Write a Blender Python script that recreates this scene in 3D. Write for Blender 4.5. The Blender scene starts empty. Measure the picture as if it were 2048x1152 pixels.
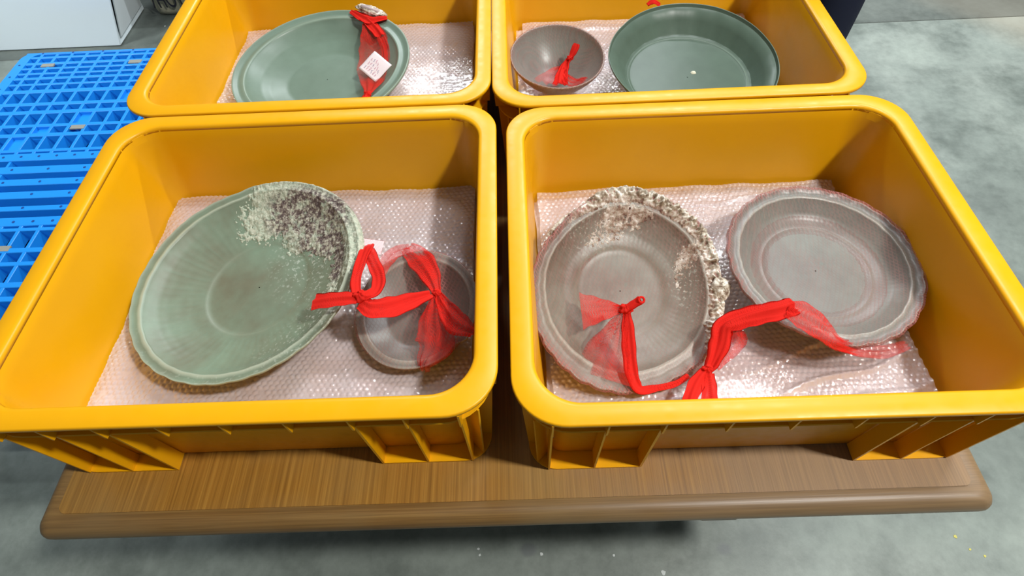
import bpy, bmesh, math, random
import numpy as np
from mathutils import Matrix, Vector, noise

# ------------------------------------------------------------------ camera, world, lights, exposure
scn = bpy.context.scene
col = scn.collection
PI = math.pi
cam_d = bpy.data.cameras.new('camera'); cam = bpy.data.objects.new('camera', cam_d); col.objects.link(cam)
cam_d.sensor_width = 36.0; cam_d.lens = 36.0 * 1152.37 / 2048; cam_d.clip_start = 0.02
cam.matrix_world = Matrix(((0.99920624, 0.03684554, 0.01514258, 0.32821),
                           (-0.02104749, 0.81104183, -0.5846094, -0.56047),
                           (-0.03382151, 0.58382664, 0.81117357, 0.75356), (0, 0, 0, 1)))
scn.camera = cam
w = bpy.data.worlds.new('world'); scn.world = w; w.use_nodes = True
w.node_tree.nodes['Background'].inputs[0].default_value = (0.86, 0.95, 1.0, 1)
w.node_tree.nodes['Background'].inputs[1].default_value = 0.125
def area(name, loc, tgt, sx, sy, power, c=(1.0, 0.98, 0.93), spread=3.1416):
    d = bpy.data.lights.new(name, 'AREA'); d.shape = 'RECTANGLE'; d.size = sx; d.size_y = sy; d.energy = power; d.color = c
    o = bpy.data.objects.new(name, d); col.objects.link(o); o.location = loc
    d.spread = spread; o.rotation_euler = (Vector(tgt) - Vector(loc)).to_track_quat('-Z', 'Y').to_euler()
    return o
area('ceiling_lamp_key', (2.05, -0.85, 2.9), (0.3, 0.1, 0), 0.22, 0.22, 108)
area('tub_fill_light', (-2.9, -0.2, 3.1), (-1.75, 1.6, -.4), 1.0, 0.4, 17, (0.92, 0.97, 1.0), 1.05)  # added fill light that brightens the white container, no known source
area('ceiling_lamp_near', (1.6, 1.1, 3.1), (1.6, 0.9, 0), 1.5, 0.09, 62, (0.93, 0.97, 1.0))
area('ceiling_lamp_back', (2.0, 3.15, 3.1), (2.0, 2.6, 0), 2.3, 0.11, 135, (0.90, 0.96, 1.0))
area('ceiling_lamp_far', (-0.4, 4.6, 3.1), (0, 2.2, 0), 1.2, 0.4, 80, (0.90, 0.96, 1.0))
scn.view_settings.view_transform = 'Standard'; scn.view_settings.look = 'None'
scn.view_settings.exposure = 0.0; scn.view_settings.gamma = 1.0; scn.view_settings.use_curve_mapping = False

# ------------------------------------------------------------------ helpers
def tag(o, label=None, cat=None, group=None, kind=None):
    if label: o['label'] = label
    if cat: o['category'] = cat
    if group: o['group'] = group
    if kind: o['kind'] = kind
    return o
def mesh(name, v, f, mat=None, smooth=True, attrs=None):
    m = bpy.data.meshes.new(name); m.from_pydata([tuple(map(float, a)) for a in v], [], [tuple(int(i) for i in a) for a in f]); m.update()
    if smooth: m.shade_smooth()
    if mat: m.materials.append(mat)
    for k, a in (attrs or {}).items():
        at = m.attributes.new(k, 'FLOAT', 'POINT'); at.data.foreach_set('value', np.asarray(a, dtype=np.float32))
    return m
def obj(name, m, parent=None, loc=(0, 0, 0), rot=(0, 0, 0)):
    o = bpy.data.objects.new(name, m); col.objects.link(o); o.location = loc; o.rotation_euler = rot
    if parent: o.parent = parent
    return o
def empty(name, loc=(0, 0, 0), rot=(0, 0, 0)):
    o = bpy.data.objects.new(name, None); col.objects.link(o); o.location = loc; o.rotation_euler = rot; o.empty_display_size = 0.05
    return o
def copy_tree(o, parent=None):
    c = o.copy(); col.objects.link(c); c.parent = parent
    for ch in list(o.children): copy_tree(ch, c)
    return c
def grid_faces(nu, nv, cu=False, cv=False, off=0):
    f = []
    for i in range(nu if cu else nu - 1):
        for j in range(nv if cv else nv - 1):
            a = i * nv + j; b = ((i + 1) % nu) * nv + j; c = ((i + 1) % nu) * nv + (j + 1) % nv; d = i * nv + (j + 1) % nv
            f.append((a + off, b + off, c + off, d + off))
    return f
def boxes(lst):
    v = []; f = []
    for (x0, x1, y0, y1, z0, z1) in lst:
        n = len(v)
        v += [(x0, y0, z0), (x1, y0, z0), (x1, y1, z0), (x0, y1, z0), (x0, y0, z1), (x1, y0, z1), (x1, y1, z1), (x0, y1, z1)]
        f += [(n, n+3, n+2, n+1), (n+4, n+5, n+6, n+7), (n, n+1, n+5, n+4), (n+1, n+2, n+6, n+5), (n+2, n+3, n+7, n+6), (n+3, n, n+4, n+7)]
    return v, f
def bevel(o, wd=0.002, seg=2):
    b = o.modifiers.new('bevel', 'BEVEL'); b.width = wd; b.segments = seg; b.limit_method = 'ANGLE'
    return o
def rrect(hx, hy, r, z, n=8):
    out = []
    for cx, cy, a0 in ((hx-r, hy-r, 0), (-hx+r, hy-r, 90), (-hx+r, -hy+r, 180), (hx-r, -hy+r, 270)):
        for k in range(n+1):
            a = math.radians(a0 + 90*k/n); out.append((cx + r*math.cos(a), cy + r*math.sin(a), z))
    return out
def loft(loops, cap0=False, cap1=False):
    n = len(loops[0]); v = [p for l in loops for p in l]; f = []
    for i in range(len(loops)-1):
        for j in range(n):
            k = (j+1) % n; f.append((i*n+j, i*n+k, (i+1)*n+k, (i+1)*n+j))
    if cap0: f.append(tuple(range(n))[::-1])
    if cap1: f.append(tuple(range((len(loops)-1)*n, len(loops)*n)))
    return v, f
def fbm(x, y, z=0.0, oct=3):
    s = 0; a = 1; t = 0
    for k in range(oct):
        s += a * noise.noise((x, y, z)); t += a; a *= .5; x *= 2.03; y *= 2.03; z += 7.7
    return s / t

# ------------------------------------------------------------------ materials
class NT:
    def __init__(s, name):
        s.m = bpy.data.materials.new(name); s.m.use_nodes = True; s.t = s.m.node_tree; s.n = s.t.nodes; s.l = s.t.links
        s.b = s.n['Principled BSDF']; s.out = s.n['Material Output']
    def new(s, t, **k):
        n = s.n.new(t)
        for a, v in k.items(): setattr(n, a, v)
        return n
    def link(s, a, b): s.l.new(a, b)
    def coord(s, sc=(1, 1, 1), rot=(0, 0, 0)):
        c = s.new('ShaderNodeTexCoord'); m = s.new('ShaderNodeMapping'); m.inputs['Scale'].default_value = sc; m.inputs['Rotation'].default_value = rot
        s.link(c.outputs['Object'], m.inputs[0]); return m.outputs[0]
    def noise(s, scale, detail=4, rough=.55, vec=None):
        n = s.new('ShaderNodeTexNoise'); n.inputs['Scale'].default_value = scale; n.inputs['Detail'].default_value = detail; n.inputs['Roughness'].default_value = rough
        s.link(vec if vec is not None else s.coord(), n.inputs['Vector']); return n.outputs[0]
    def ramp(s, fac, stops):
        r = s.new('ShaderNodeValToRGB'); e = r.color_ramp.elements
        while len(e) > 1: e.remove(e[-1])
        e[0].position = stops[0][0]; e[0].color = tuple(stops[0][1]) + (1,)
        for p, c in stops[1:]:
            x = e.new(p); x.color = tuple(c) + (1,)
        s.link(fac, r.inputs[0]); return r.outputs[0]
    def mix(s, fac, a, b, mode='MIX'):
        m = s.new('ShaderNodeMix', data_type='RGBA', blend_type=mode)
        for sock, v in ((m.inputs[0], fac), (m.inputs[6], a), (m.inputs[7], b)):
            if hasattr(v, 'is_output'): s.link(v, sock)
            elif isinstance(v, (int, float)): sock.default_value = v
            else: sock.default_value = tuple(v) + (1,)
        return m.outputs[2]
    def math(s, op, a, b=0.0, c=None):
        m = s.new('ShaderNodeMath', operation=op)
        for i, v in enumerate((a, b) + ((c,) if c is not None else ())):
            if hasattr(v, 'is_output'): s.link(v, m.inputs[i])
            else: m.inputs[i].default_value = v
        return m.outputs[0]
    def attr(s, name): return s.new('ShaderNodeAttribute', attribute_name=name).outputs['Fac']
    def bump(s, h, strength=.3, dist=.001):
        b = s.new('ShaderNodeBump'); b.inputs['Strength'].default_value = strength; b.inputs['Distance'].default_value = dist
        s.link(h, b.inputs['Height']); s.link(b.outputs[0], s.b.inputs['Normal']); return b
    def set(s, **k):
        for a, v in k.items():
            a = a.replace('_', ' ')
            if hasattr(v, 'is_output'): s.link(v, s.b.inputs[a])
            elif isinstance(v, tuple): s.b.inputs[a].default_value = v + (1,)
            else: s.b.inputs[a].default_value = v

def m_crate():
    t = NT('yellow_plastic')
    n = t.noise(6, 5, .6); n2 = t.noise(60, 3)
    c = t.mix(t.ramp(n, [(.35, (0, 0, 0)), (.75, (1, 1, 1))]), (0.80, 0.385, 0.003), (0.75, 0.350, 0.003))
    t.set(Base_Color=c, Roughness=t.ramp(n2, [(.3, (.30,)*3), (.7, (.42,)*3)]), Specular_IOR_Level=.32)
    t.bump(t.noise(25, 3), .12, .002); return t.m
def m_plain(name, c, rough=.5, **k):
    t = NT(name); t.set(Base_Color=c, Roughness=rough, **k); return t.m
def m_wood(name, c1, c2, c3, worn, along_y=True, greyed=None):
    t = NT(name)
    sw = (lambda a, b, c: (a, b, c)) if along_y else (lambda a, b, c: (b, a, c))
    v = t.coord(sw(210, 2.2, 60)); n = t.noise(1.0, 6, .62, v)
    c = t.ramp(n, [(.28, c1), (.5, c2), (.72, c3)])
    big = t.noise(2.6, 4, .6)
    c = t.mix(t.ramp(big, [(.48, (0, 0, 0)), (.66, (1, 1, 1))]), c, worn)
    if greyed:      # colour turns greyer towards one end of the table
        x = t.new('ShaderNodeSeparateXYZ'); t.link(t.coord(), x.inputs[0])
        g = t.ramp(t.math('ADD', x.outputs[0], t.math('MULTIPLY', t.math('SUBTRACT', t.noise(3.5, 4, .6), .5), .7)), [(.0, (0, 0, 0)), (.22, (.75,)*3)])
        c = t.mix(g, c, greyed)
    fine = t.noise(1.0, 3, .6, t.coord(sw(520, 9, 160)))
    c = t.mix(.35, c, t.ramp(fine, [(.35, (.5, .5, .5)), (.6, (1.0, 1.0, 1.0))]), 'MULTIPLY')
    t.set(Base_Color=c, Roughness=.42); t.bump(fine, .25, .0006); return t.m
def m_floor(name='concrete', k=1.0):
    t = NT(name)
    a = t.noise(1.1, 6, .6, t.coord((1, .75, 1), (0, 0, .5))); b = t.noise(4.5, 8, .65); d = t.noise(38, 4, .7)
    c = t.ramp(a, [(.34, (.135, .158, .145)), (.5, (.225, .260, .238)), (.66, (.335, .372, .340))])
    c = t.mix(.75, c, t.ramp(b, [(.33, (.45, .47, .46)), (.5, (.95, .95, .95)), (.72, (1.28, 1.28, 1.26))]), 'MULTIPLY')
    c = t.mix(.35, c, t.ramp(d, [(.32, (.7, .7, .7)), (.6, (1.08, 1.08, 1.08))]), 'MULTIPLY')
    st = t.new('ShaderNodeTexVoronoi', feature='F1'); st.inputs['Scale'].default_value = 3.1; st.inputs['Randomness'].default_value = 1.0
    t.link(t.coord((1, 1.25, 1)), st.inputs['Vector'])
    sp = t.math('ADD', st.outputs['Distance'], t.math('MULTIPLY', b, .06))
    c = t.mix(t.ramp(sp, [(.078, (.8, .8, .8)), (.100, (0, 0, 0))]), c, (.13, .145, .15))
    # broad rusty streak across the slab
    x = t.new('ShaderNodeSeparateXYZ'); t.link(t.coord((1, 1, 1), (0, 0, -.62)), x.inputs[0])
    dd = t.math('ABSOLUTE', t.math('SUBTRACT', t.math('ADD', x.outputs[0], t.math('MULTIPLY', b, .12)), 3.05))
    c = t.mix(t.math('MULTIPLY', t.ramp(dd, [(.10, (1, 1, 1)), (.26, (0, 0, 0))]), .55), c, (.38, .34, .265))
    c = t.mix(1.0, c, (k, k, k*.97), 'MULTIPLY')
    t.set(Base_Color=c, Roughness=t.ramp(b, [(.3, (.38,)*3), (.7, (.60,)*3)])); t.bump(d, .25, .002); return t.m
def m_wrap():
    t = NT('bubble_film')
    n = t.noise(14, 4, .6)
    t.set(Base_Color=t.ramp(n, [(.3, (.78, .65, .64)), (.7, (.80, .74, .77))]), Roughness=.06, Alpha=.52, Specular_IOR_Level=.9)
    t.b.inputs['IOR'].default_value = 1.65; t.b.inputs['Coat IOR'].default_value = 1.9; t.b.inputs['Coat Weight'].default_value = 1.0; t.b.inputs['Coat Roughness'].default_value = .02
    t.bump(t.noise(200, 3, .6), .6, .0012); return t.m
def m_glaze(name, base, dark, line, rough=.42, unit=1.0, spec=.5):
    t = NT(name)
    n = t.noise(9 * unit, 6, .62); n2 = t.noise(55 * unit, 4, .6)
    c = t.mix(t.ramp(n, [(.36, (0, 0, 0)), (.66, (1, 1, 1))]), base, dark)
    c = t.mix(.25, c, t.ramp(n2, [(.3, (.72, .74, .72)), (.62, (1.06, 1.06, 1.06))]), 'MULTIPLY')
    c = t.mix(t.attr('flute'), c, tuple(a * .86 for a in base))
    t.set(Specular_IOR_Level=spec); c = t.mix(t.attr('line'), c, line)
    c = t.mix(t.math('MULTIPLY', t.attr('frost'), t.ramp(t.noise(210, 3, .6), [(.56, (0, 0, 0)), (.66, (.8, .8, .8))])), c, (.50, .54, .46))
    t.set(Base_Color=c, Roughness=rough); t.bump(n2, .10, .0012); return t.m
def m_crust():
    t = NT('marine_crust')
    n = t.noise(150, 5, .75); n2 = t.noise(45, 5, .7)
    pale = t.ramp(n, [(.32, (.24, .29, .22)), (.46, (.40, .44, .33)), (.60, (.56, .57, .45))])
    drk = t.ramp(n, [(.36, (.050, .032, .030)), (.49, (.15, .105, .095)), (.60, (.50, .47, .37))])
    f = t.math('MULTIPLY', t.attr('dark'), t.ramp(n2, [(.42, (.1,)*3), (.50, (1.25,)*3)]))
    t.set(Base_Color=t.mix(f, pale, drk), Roughness=.75); t.bump(n, .9, .003); return t.m
def m_crust_cream():
    t = NT('cream_crust')
    n = t.noise(75, 5, .7)
    t.set(Base_Color=t.ramp(n, [(.36, (.13, .075, .045)), (.46, (.36, .29, .21)), (.52, (.52, .46, .37)), (.62, (.82, .78, .70))]), Roughness=.6); t.bump(n, .9, .003); return t.m
def m_net(name, dens, c=(.74, .028, .020), scale=2900.0, grey=0.0):
    """fine net: strands of a diamond lattice, open holes between them"""
    t = NT(name); t.n.remove(t.b)
    di = t.new('ShaderNodeBsdfDiffuse'); di.inputs[0].default_value = c + (1,)
    tl = t.new('ShaderNodeBsdfTranslucent'); tl.inputs[0].default_value = c + (1,)
    gl = t.new('ShaderNodeBsdfGlossy'); gl.inputs['Roughness'].default_value = .35; gl.inputs[0].default_value = (1, .75, .75, 1)
    a1 = t.new('ShaderNodeMixShader'); a1.inputs[0].default_value = .25; t.link(di.outputs[0], a1.inputs[1]); t.link(tl.outputs[0], a1.inputs[2])
    a2 = t.new('ShaderNodeMixShader'); a2.inputs[0].default_value = .05; t.link(a1.outputs[0], a2.inputs[1]); t.link(gl.outputs[0], a2.inputs[2])
    x = t.new('ShaderNodeSeparateXYZ'); t.link(t.coord((scale,)*3, (.3, .2, .6)), x.inputs[0])
    u = t.math('SINE', t.math('ADD', x.outputs[0], x.outputs[2])); v = t.math('SINE', t.math('ADD', x.outputs[1], t.math('MULTIPLY', x.outputs[2], -.7)))
    mx = t.math('MAXIMUM', u, v)
    lat = t.math('SMOOTH_MIN', t.math('MAXIMUM', t.math('MULTIPLY', t.math('SUBTRACT', mx, .25), 1.5), 0.0), 1.0, .1)
    fold = t.ramp(t.noise(28, 3, .6), [(.35, (.72,)*3), (.65, (1.25,)*3)])
    al = t.math('MULTIPLY', t.math('MULTIPLY', t.math('ADD', t.math('MULTIPLY', lat, .8), .45), fold), dens)
    al = t.math('MULTIPLY', al, t.attr('dens')); al = t.math('MINIMUM', al, .97)
    tr = t.new('ShaderNodeBsdfTransparent'); o = t.new('ShaderNodeMixShader')
    t.link(al, o.inputs[0]); t.link(tr.outputs[0], o.inputs[1]); t.link(a1.outputs[0], o.inputs[2]); t.link(o.outputs[0], t.out.inputs[0])
    return t.m
M = {
 'crate': m_crate(), 'floor': m_floor(), 'floor_dark': m_floor('dark_concrete', .52), 'wrap': m_wrap(),
 'top': m_wood('oak_veneer', (.215, .092, .012), (.350, .163, .024), (.50, .26, .045), (.34, .20, .060), True, (.29, .195, .115)),
 'edge': m_wood('oak_edge', (.135, .066, .018), (.23, .120, .032), (.34, .20, .06), (.24, .15, .06), False, (.25, .165, .09)),
 'celadon': m_glaze('celadon_glaze', (0.18, 0.246, 0.174), (0.150, 0.155, 0.105), (.46, .50, .39)),
 'celadon_flat': m_glaze('plain_celadon_glaze', (.150, .212, .164), (.138, .192, .148), (.30, .37, .29), .34, .7, .28),
 'celadon_deep': m_glaze('deep_celadon_glaze', (.088, .130, .098), (.080, .115, .088), (.17, .23, .175), .36, .7, .25),
 'grey_glaze': m_glaze('grey_olive_glaze', (.205, .230, .200), (.165, .170, .150), (.45, .43, .36), .35),
 'buff_glaze': m_glaze('buff_glaze', (.225, .225, .180), (.140, .108, .076), (.42, .40, .32), .4),
 'crust': m_crust(), 'cream': m_crust_cream(),
 'net': m_net('red_net_gathered', 1.15), 'net_thin': m_net('red_net_single', .50), 'net_veil': m_net('red_net_stretched', .22, (.42, .17, .15), 1600.0),
 'blue': m_plain('blue_plastic', (.008, .25, .76), .42), 'blue_shaded': m_plain('blue_plastic_shaded', (.002, .05, .25), .6),
 'grey': m_plain('grey_rubber', (.25, .25, .22), .7), 'white': m_plain('white_plastic', (.80, .90, .94), .45),
 'white_in': m_plain('pale_grey_plastic', (.50, .55, .56), .5),
 'paper': m_plain('white_paper', (.70, .62, .63), .75), 'ink': m_plain('faded_ink', (.22, .17, .30), .8), 'pinkink': m_plain('pink_ink', (.50, .20, .28), .8),
 'black': m_plain('black_marker', (.012, .012, .02), .6), 'denim': m_plain('navy_cloth', (.006, .010, .032), .85),
 'shoe': m_plain('dark_leather', (.02, .018, .016), .5), 'skin': m_plain('skin', (.45, .24, .15), .55), 'hair': m_plain('dark_hair', (.01, .008, .007), .6),
 'shirt': m_plain('dark_shirt', (.02, .025, .05), .85),
}
def m_sack():
    t = NT('sackcloth'); n = t.noise(7, 4, .6)
    t.set(Base_Color=t.ramp(n, [(.3, (.26, .25, .17)), (.7, (.42, .40, .30))]), Roughness=.9); t.bump(t.noise(150, 2), .4, .002); return t.m
M['sack'] = m_sack()

# ------------------------------------------------------------------ setting
FZ = -0.60
v, f = boxes([(-6, 7, -4, 1.707, FZ - .1, FZ)]); fl = tag(obj('floor', mesh('floor', v, f, M['floor'], False)), kind='structure')
bevel(obj('far_floor', mesh('far_floor', *boxes([(-6, 7, 1.712, 8, FZ - .1, FZ)]), M['floor_dark'], False), fl), .002, 1)  # far part of the floor in a darker tone
obj('floor_groove', mesh('floor_groove', *boxes([(-6, 7, 1.7, 1.72, FZ - .1, FZ - .006)]), M['floor_dark'], False), fl)

# ------------------------------------------------------------------ wooden table
def make_table():
    root = empty('wooden_table', (.304, .19, FZ))
    tag(root, 'worn brown wood veneer table with rounded edges under four yellow crates', 'table')
    X, Y = .612, .566; H = -FZ
    o = obj('tabletop', mesh('tabletop', *loft([rrect(X-.026, Y-.026, .012, H-.012), rrect(X-.026, Y-.026, .012, H)], True, True), M['top'], False), root)
    R = []
    for a in range(0, 11):            # bullnose strip all round
        t = PI/2 - PI*a/10; R.append(rrect(X-.0175+.0175*math.cos(t), Y-.0175+.0175*math.cos(t), .016, H-.0207+.0205*math.sin(t), 6))
    R = [rrect(X-.0265, Y-.0265, .012, H-.0015, 6)] + R + [rrect(X-.06, Y-.06, .012, H-.0415, 6)]
    obj('edge_moulding', mesh('edge_moulding', *loft(R), M['edge']), root)
    obj('underside', mesh('underside', *boxes([(-X+.03, X-.03, -Y+.03, Y-.03, H-.040, H-.0125)]), M['edge'], False), root)
    for s in (-1, 1):
        bevel(obj('apron', mesh('apron', *boxes([(-X+.20, X-.20, s*(Y-.26)-.01, s*(Y-.26)+.01, H-.115, H-.0395)]), M['edge'], False), root))
        bevel(obj('apron', mesh('apron', *boxes([(s*(X-.19)-.01, s*(X-.19)+.01, -Y+.27, Y-.27, H-.115, H-.0395)]), M['edge'], False), root))
        for q in (-1, 1):
            cx, cy = s*(X-.19), q*(Y-.26)
            bevel(obj('leg', mesh('leg', *loft([rrect(.018, .018, .004, 0, 2), rrect(.027, .027, .004, H-.12, 2), rrect(.027, .027, .004, H-.035, 2)], True, True), M['edge'], False), root, (cx, cy, 0)))
    bevel(obj('bracket', mesh('bracket', *boxes([(.25, .30, -Y+.006, -Y+.03, H-.056, H-.0400)]), M['edge'], False), root), .003)
make_table()

# ------------------------------------------------------------------ yellow crates
CX, CY, CH = .30, .2612, .189
RIBX = [0, .069, -.069, .138, -.138, .198, -.198, .257, -.257]
def make_crate():
    root = empty('yellow_crate')
    L = [rrect(CX-.05, CY-.05, .045, .004), rrect(CX-.0405, CY-.0405, .024, .004), rrect(CX-.0335, CY-.0335, .041, .10), rrect(CX-.0250, CY-.0250, .058, .183)]
    L += [rrect(CX-.0262, CY-.0262, .052, .1845), rrect(CX-.0270, CY-.0270, .050, .1835)]
    for k in range(1, 9):
        t = k/8; L.append(rrect(CX-.0275-.0145*t, CY-.0275-.0145*t, .050-.028*t, .1830-.1455*t))
    L += [rrect(CX-.0435, CY-.0435, .021, .033), rrect(CX-.047, CY-.047, .019, .0302)]
    v, f = loft(L[1:], True, True); body = obj('body', mesh('crate_body', v, f, M['crate']), root)
    R = [rrect(CX-.0262, CY-.0262, .054, .1825, 12), rrect(CX-.0015, CY-.0015, .058, .1825, 12), rrect(CX, CY, .060, .184, 12), rrect(CX, CY, .060, .1872, 12),
         rrect(CX-.0006, CY-.0006, .0595, .1885, 12), rrect(CX-.002, CY-.002, .058, .1892, 12), rrect(CX-.021, CY-.021, .054, .1892, 12),
         rrect(CX-.0245, CY-.0245, .052, .1884, 12), rrect(CX-.0268, CY-.0268, .050, .1864, 12), rrect(CX-.0274, CY-.0274, .050, .1812, 12), rrect(CX-.0266, CY-.0266, .051, .1812, 12), rrect(CX-.0262, CY-.0262, .054, .1825, 12)]
    obj('rim', mesh('crate_rim', *loft(R), M['crate']), root)
    G = [rrect(CX-.0285, CY-.0285, .046, .1475), rrect(CX-.0095, CY-.0095, .055, .1475), rrect(CX-.0085, CY-.0085, .056, .149), rrect(CX-.0095, CY-.0095, .055, .1505), rrect(CX-.0280, CY-.0280, .046, .1505)]
    obj('ledge', mesh('crate_ledge', *loft(G), M['crate'], False), root)
    def prism(poly, t):              # poly in (out, z); thickness t along x; out = -y
        n = len(poly); v = [(-t/2, -a, b) for a, b in poly] + [(t/2, -a, b) for a, b in poly]
        f = [tuple(range(n))[::-1], tuple(range(n, 2*n))] + [(i, (i+1) % n, n+(i+1) % n, n+i) for i in range(n)]
        return v, f
    upper = mesh('rib_upper', *prism([(-.0015, .150), (.0215, .150), (.0235, .1835), (.0008, .1835)], .0022), M['crate'], False)
    lower = mesh('rib_lower', *prism([(.0, .0015), (.022, .0015), (.0315, .149), (.0125, .149)], .0024), M['crate'], False)
    radial = mesh('rib_radial', *prism([(0, .0015), (.0265, .0015), (.0335, .149), (.0075, .149)], .0024), M['crate'], False)
    end = mesh('rib_end', *prism([(.0, .0015), (.022, .0015), (.0315, .149), (.0125, .149)], .003), M['crate'], False)
    for sgn, ang in ((1, 0), (-1, PI)):
        for x in RIBX:
            obj('rib', upper, root, (x, -sgn*(CY-.0255), 0), (0, 0, ang))
            if abs(x) > .1: obj('rib', lower if abs(x) > .15 else end, root, (x, -sgn*(CY-.0400), 0), (0, 0, ang))
        for y in (0, .075, -.075, .15, -.15, .205, -.205):
            obj('rib', upper, root, (sgn*(CX-.0255), y, 0), (0, 0, sgn*PI/2))
            if abs(y) > .1: obj('rib', lower, root, (sgn*(CX-.0400), y, 0), (0, 0, sgn*PI/2))
    for sx in (-1, 1):
        for sy in (-1, 1):
            # radial rib in the rounded corner
            a = math.atan2(sy, sx) + PI/2; 
            obj('rib', radial, root, (sx*(CX-.0475), sy*(CY-.0475), 0), (0, 0, math.atan2(sy, sx)+PI/2))
            # L-shaped foot plate that follows the rounded corner
            ro, ri = .036, .024; n = 8; outer = []; inner = []
            kx, ky = CX-.018-ro, CY-.018-ro
            outer.append((.1375, CY-.018)); inner.append((.1375, CY-.050))
            for k in range(n+1):
                t = PI/2 - PI/2*k/n
                outer.append((kx+ro*math.cos(t), ky+ro*math.sin(t))); inner.append((kx+(ro-.031)*math.cos(t), ky+(ro-.031)*math.sin(t)))
            outer.append((CX-.018, .1)); inner.append((CX-.050, .1))
            m = len(outer); v = []; 
            for z in (.0, .003):
                v += [(sx*a_, sy*b_, z) for a_, b_ in outer] + [(sx*a_, sy*b_, z) for a_, b_ in inner]
            f = []
            for i in range(m-1):
                f += [(i, i+1, m+i+1, m+i), (2*m+i, 3*m+i, 3*m+i+1, 2*m+i+1), (i, 2*m+i, 2*m+i+1, i+1), (m+i, m+i+1, 3*m+i+1, 3*m+i)]
            f += [(0, m, 3*m, 2*m), (m-1, 3*m-1, 4*m-1, 2*m-1)]
            obj('foot', mesh('crate_foot', v, f, M['crate'], False), root)
    return root
CR = {'A': (0, -.0550, -.0008), 'B': (.6141, -.0708, -.0024), 'C': (-.0082, .4720, -.0002), 'D': (.5930, .4570, .0034)}
LB = {'A': 'yellow plastic crate at front left, holding the encrusted green plate', 'B': 'yellow plastic crate at front right, holding two netted plates',
      'C': 'yellow plastic crate at back left, holding the plate with a paper tag', 'D': 'yellow plastic crate at back right, holding a bowl and a green dish'}
proto = None
for k in 'ABCD':
    x, y, a = CR[k]
    if proto is None: c = proto = make_crate()
    else: c = copy_tree(proto)
    c.location = (x, y, .0006); c.rotation_euler = (0, 0, a)
    tag(c, LB[k], 'crate', 'yellow stacking crates on the table')

# ------------------------------------------------------------------ bubble wrap
def sheet_mesh(x0, x1, y0, y1, seed, pitch=.0082, res=.00135, wr=.0022, bh=.0014, ragged=.0012, crease=()):
    nx = int((x1-x0)/res)+1; ny = int((y1-y0)/res)+1
    X, Y = np.meshgrid(np.linspace(x0, x1, nx), np.linspace(y0, y1, ny), indexing='ij')
    rng = np.random.RandomState(seed)
    ph = rng.rand(12)*6.3
    W = (np.sin(X*23+ph[0]+1.3*np.sin(Y*17+ph[1]))*np.sin(Y*19+ph[2]+np.sin(X*13+ph[3])) + .6*np.sin(X*61+Y*23+ph[4])*np.sin(Y*47-X*31+ph[5]))*wr
    py = pitch*.866; r = np.floor(Y/py); bx = X/pitch + .5*(r % 2)
    dx = (bx - np.floor(bx) - .5)*pitch; dy = (Y/py - r - .5)*py
    d = np.hypot(dx, dy)/(pitch*.47)
    q = np.sin(r*12.9898+np.floor(bx)*78.233+seed)*43758.5453; q = q-np.floor(q)
    B = np.clip(1-d**2, 0, 1)**.8*bh*np.where(q > .12, .75+.45*q, .15)
    Z = W+B+rng.normal(size=X.shape)*(.00016 if res < .002 else .0003)
    for (ax, ay, bx_, by_, h, wd) in crease:      # raised folds
        L = math.hypot(bx_-ax, by_-ay); ux, uy = (bx_-ax)/L, (by_-ay)/L
        s = (X-ax)*ux+(Y-ay)*uy; t = -(X-ax)*uy+(Y-ay)*ux+.004*np.sin(s*40)
        Z = Z + h*np.exp(-(t/wd)**2)*np.clip(1-np.abs(s/L-.5)*1.6, 0, 1)
    ex = np.minimum((X-x0), (x1-X)); ey = np.minimum(Y-y0, y1-Y)
    X = X + np.clip(1-ex/.03, 0, 1)*ragged*np.sin(Y*70+ph[6])*np.sin(Y*31+ph[7]); Y = Y + np.clip(1-ey/.03, 0, 1)*ragged*np.sin(X*55+ph[8])
    v = np.stack([X.ravel(), Y.ravel(), Z.ravel()], 1)
    i = np.arange(nx-1)[:, None]*ny + np.arange(ny-1)[None, :]; i = i.ravel()
    f = np.stack([i, i+ny, i+ny+1, i+1], 1)
    m = bpy.data.meshes.new('bubble_sheet'); m.vertices.add(len(v)); m.vertices.foreach_set('co', v.ravel().astype(np.float32))
    m.loops.add(len(f)*4); m.loops.foreach_set('vertex_index', f.ravel().astype(np.int32)); m.polygons.add(len(f))
    m.polygons.foreach_set('loop_start', np.arange(len(f), dtype=np.int32)*4); m.update(calc_edges=True); m.validate(); m.shade_smooth(); m.materials.append(M['wrap'])
    return m
def pad(name, cx, cy, rz, parts, label, group='folded bubble wrap pads in the crates'):
    root = empty(name, (cx, cy, 0), (0, 0, rz)); tag(root, label, 'bubble wrap', group)
    for i, (x0, x1, y0, y1, z, seed, kw) in enumerate(parts):
        obj('film_layer', sheet_mesh(x0, x1, y0, y1, seed, **kw), root, (0, 0, z))
    return root
pad('bubble_wrap', 0, -.055, 0, [(-.252, .256, -.216, .216, .037, 1, dict(res=.004)), (-.254, .252, -.214, .213, .046, 2, dict(res=.004)), (-.256, .256, -.216, .216, .055, 3, {})],
    'pinkish bubble wrap lining the front left crate under the encrusted green plate')
pad('bubble_wrap', .6141, -.0708, .01, [(-.252, .256, -.216, .215, .037, 4, dict(res=.004)), (-.256, .246, -.216, .200, .046, 5, dict(res=.003)),
     (-.250, .246, -.215, .2125, .055, 6, dict(wr=.003, crease=((-.02, -.19, .26, -.115, .007, .004), (.02, -.215, .26, -.160, .008, .005), (.0, -.14, .25, -.06, .004, .004), (.0, .17, .24, .19, .004, .004))))],
    'shiny creased bubble wrap lining the front right crate under two netted plates')
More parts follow.
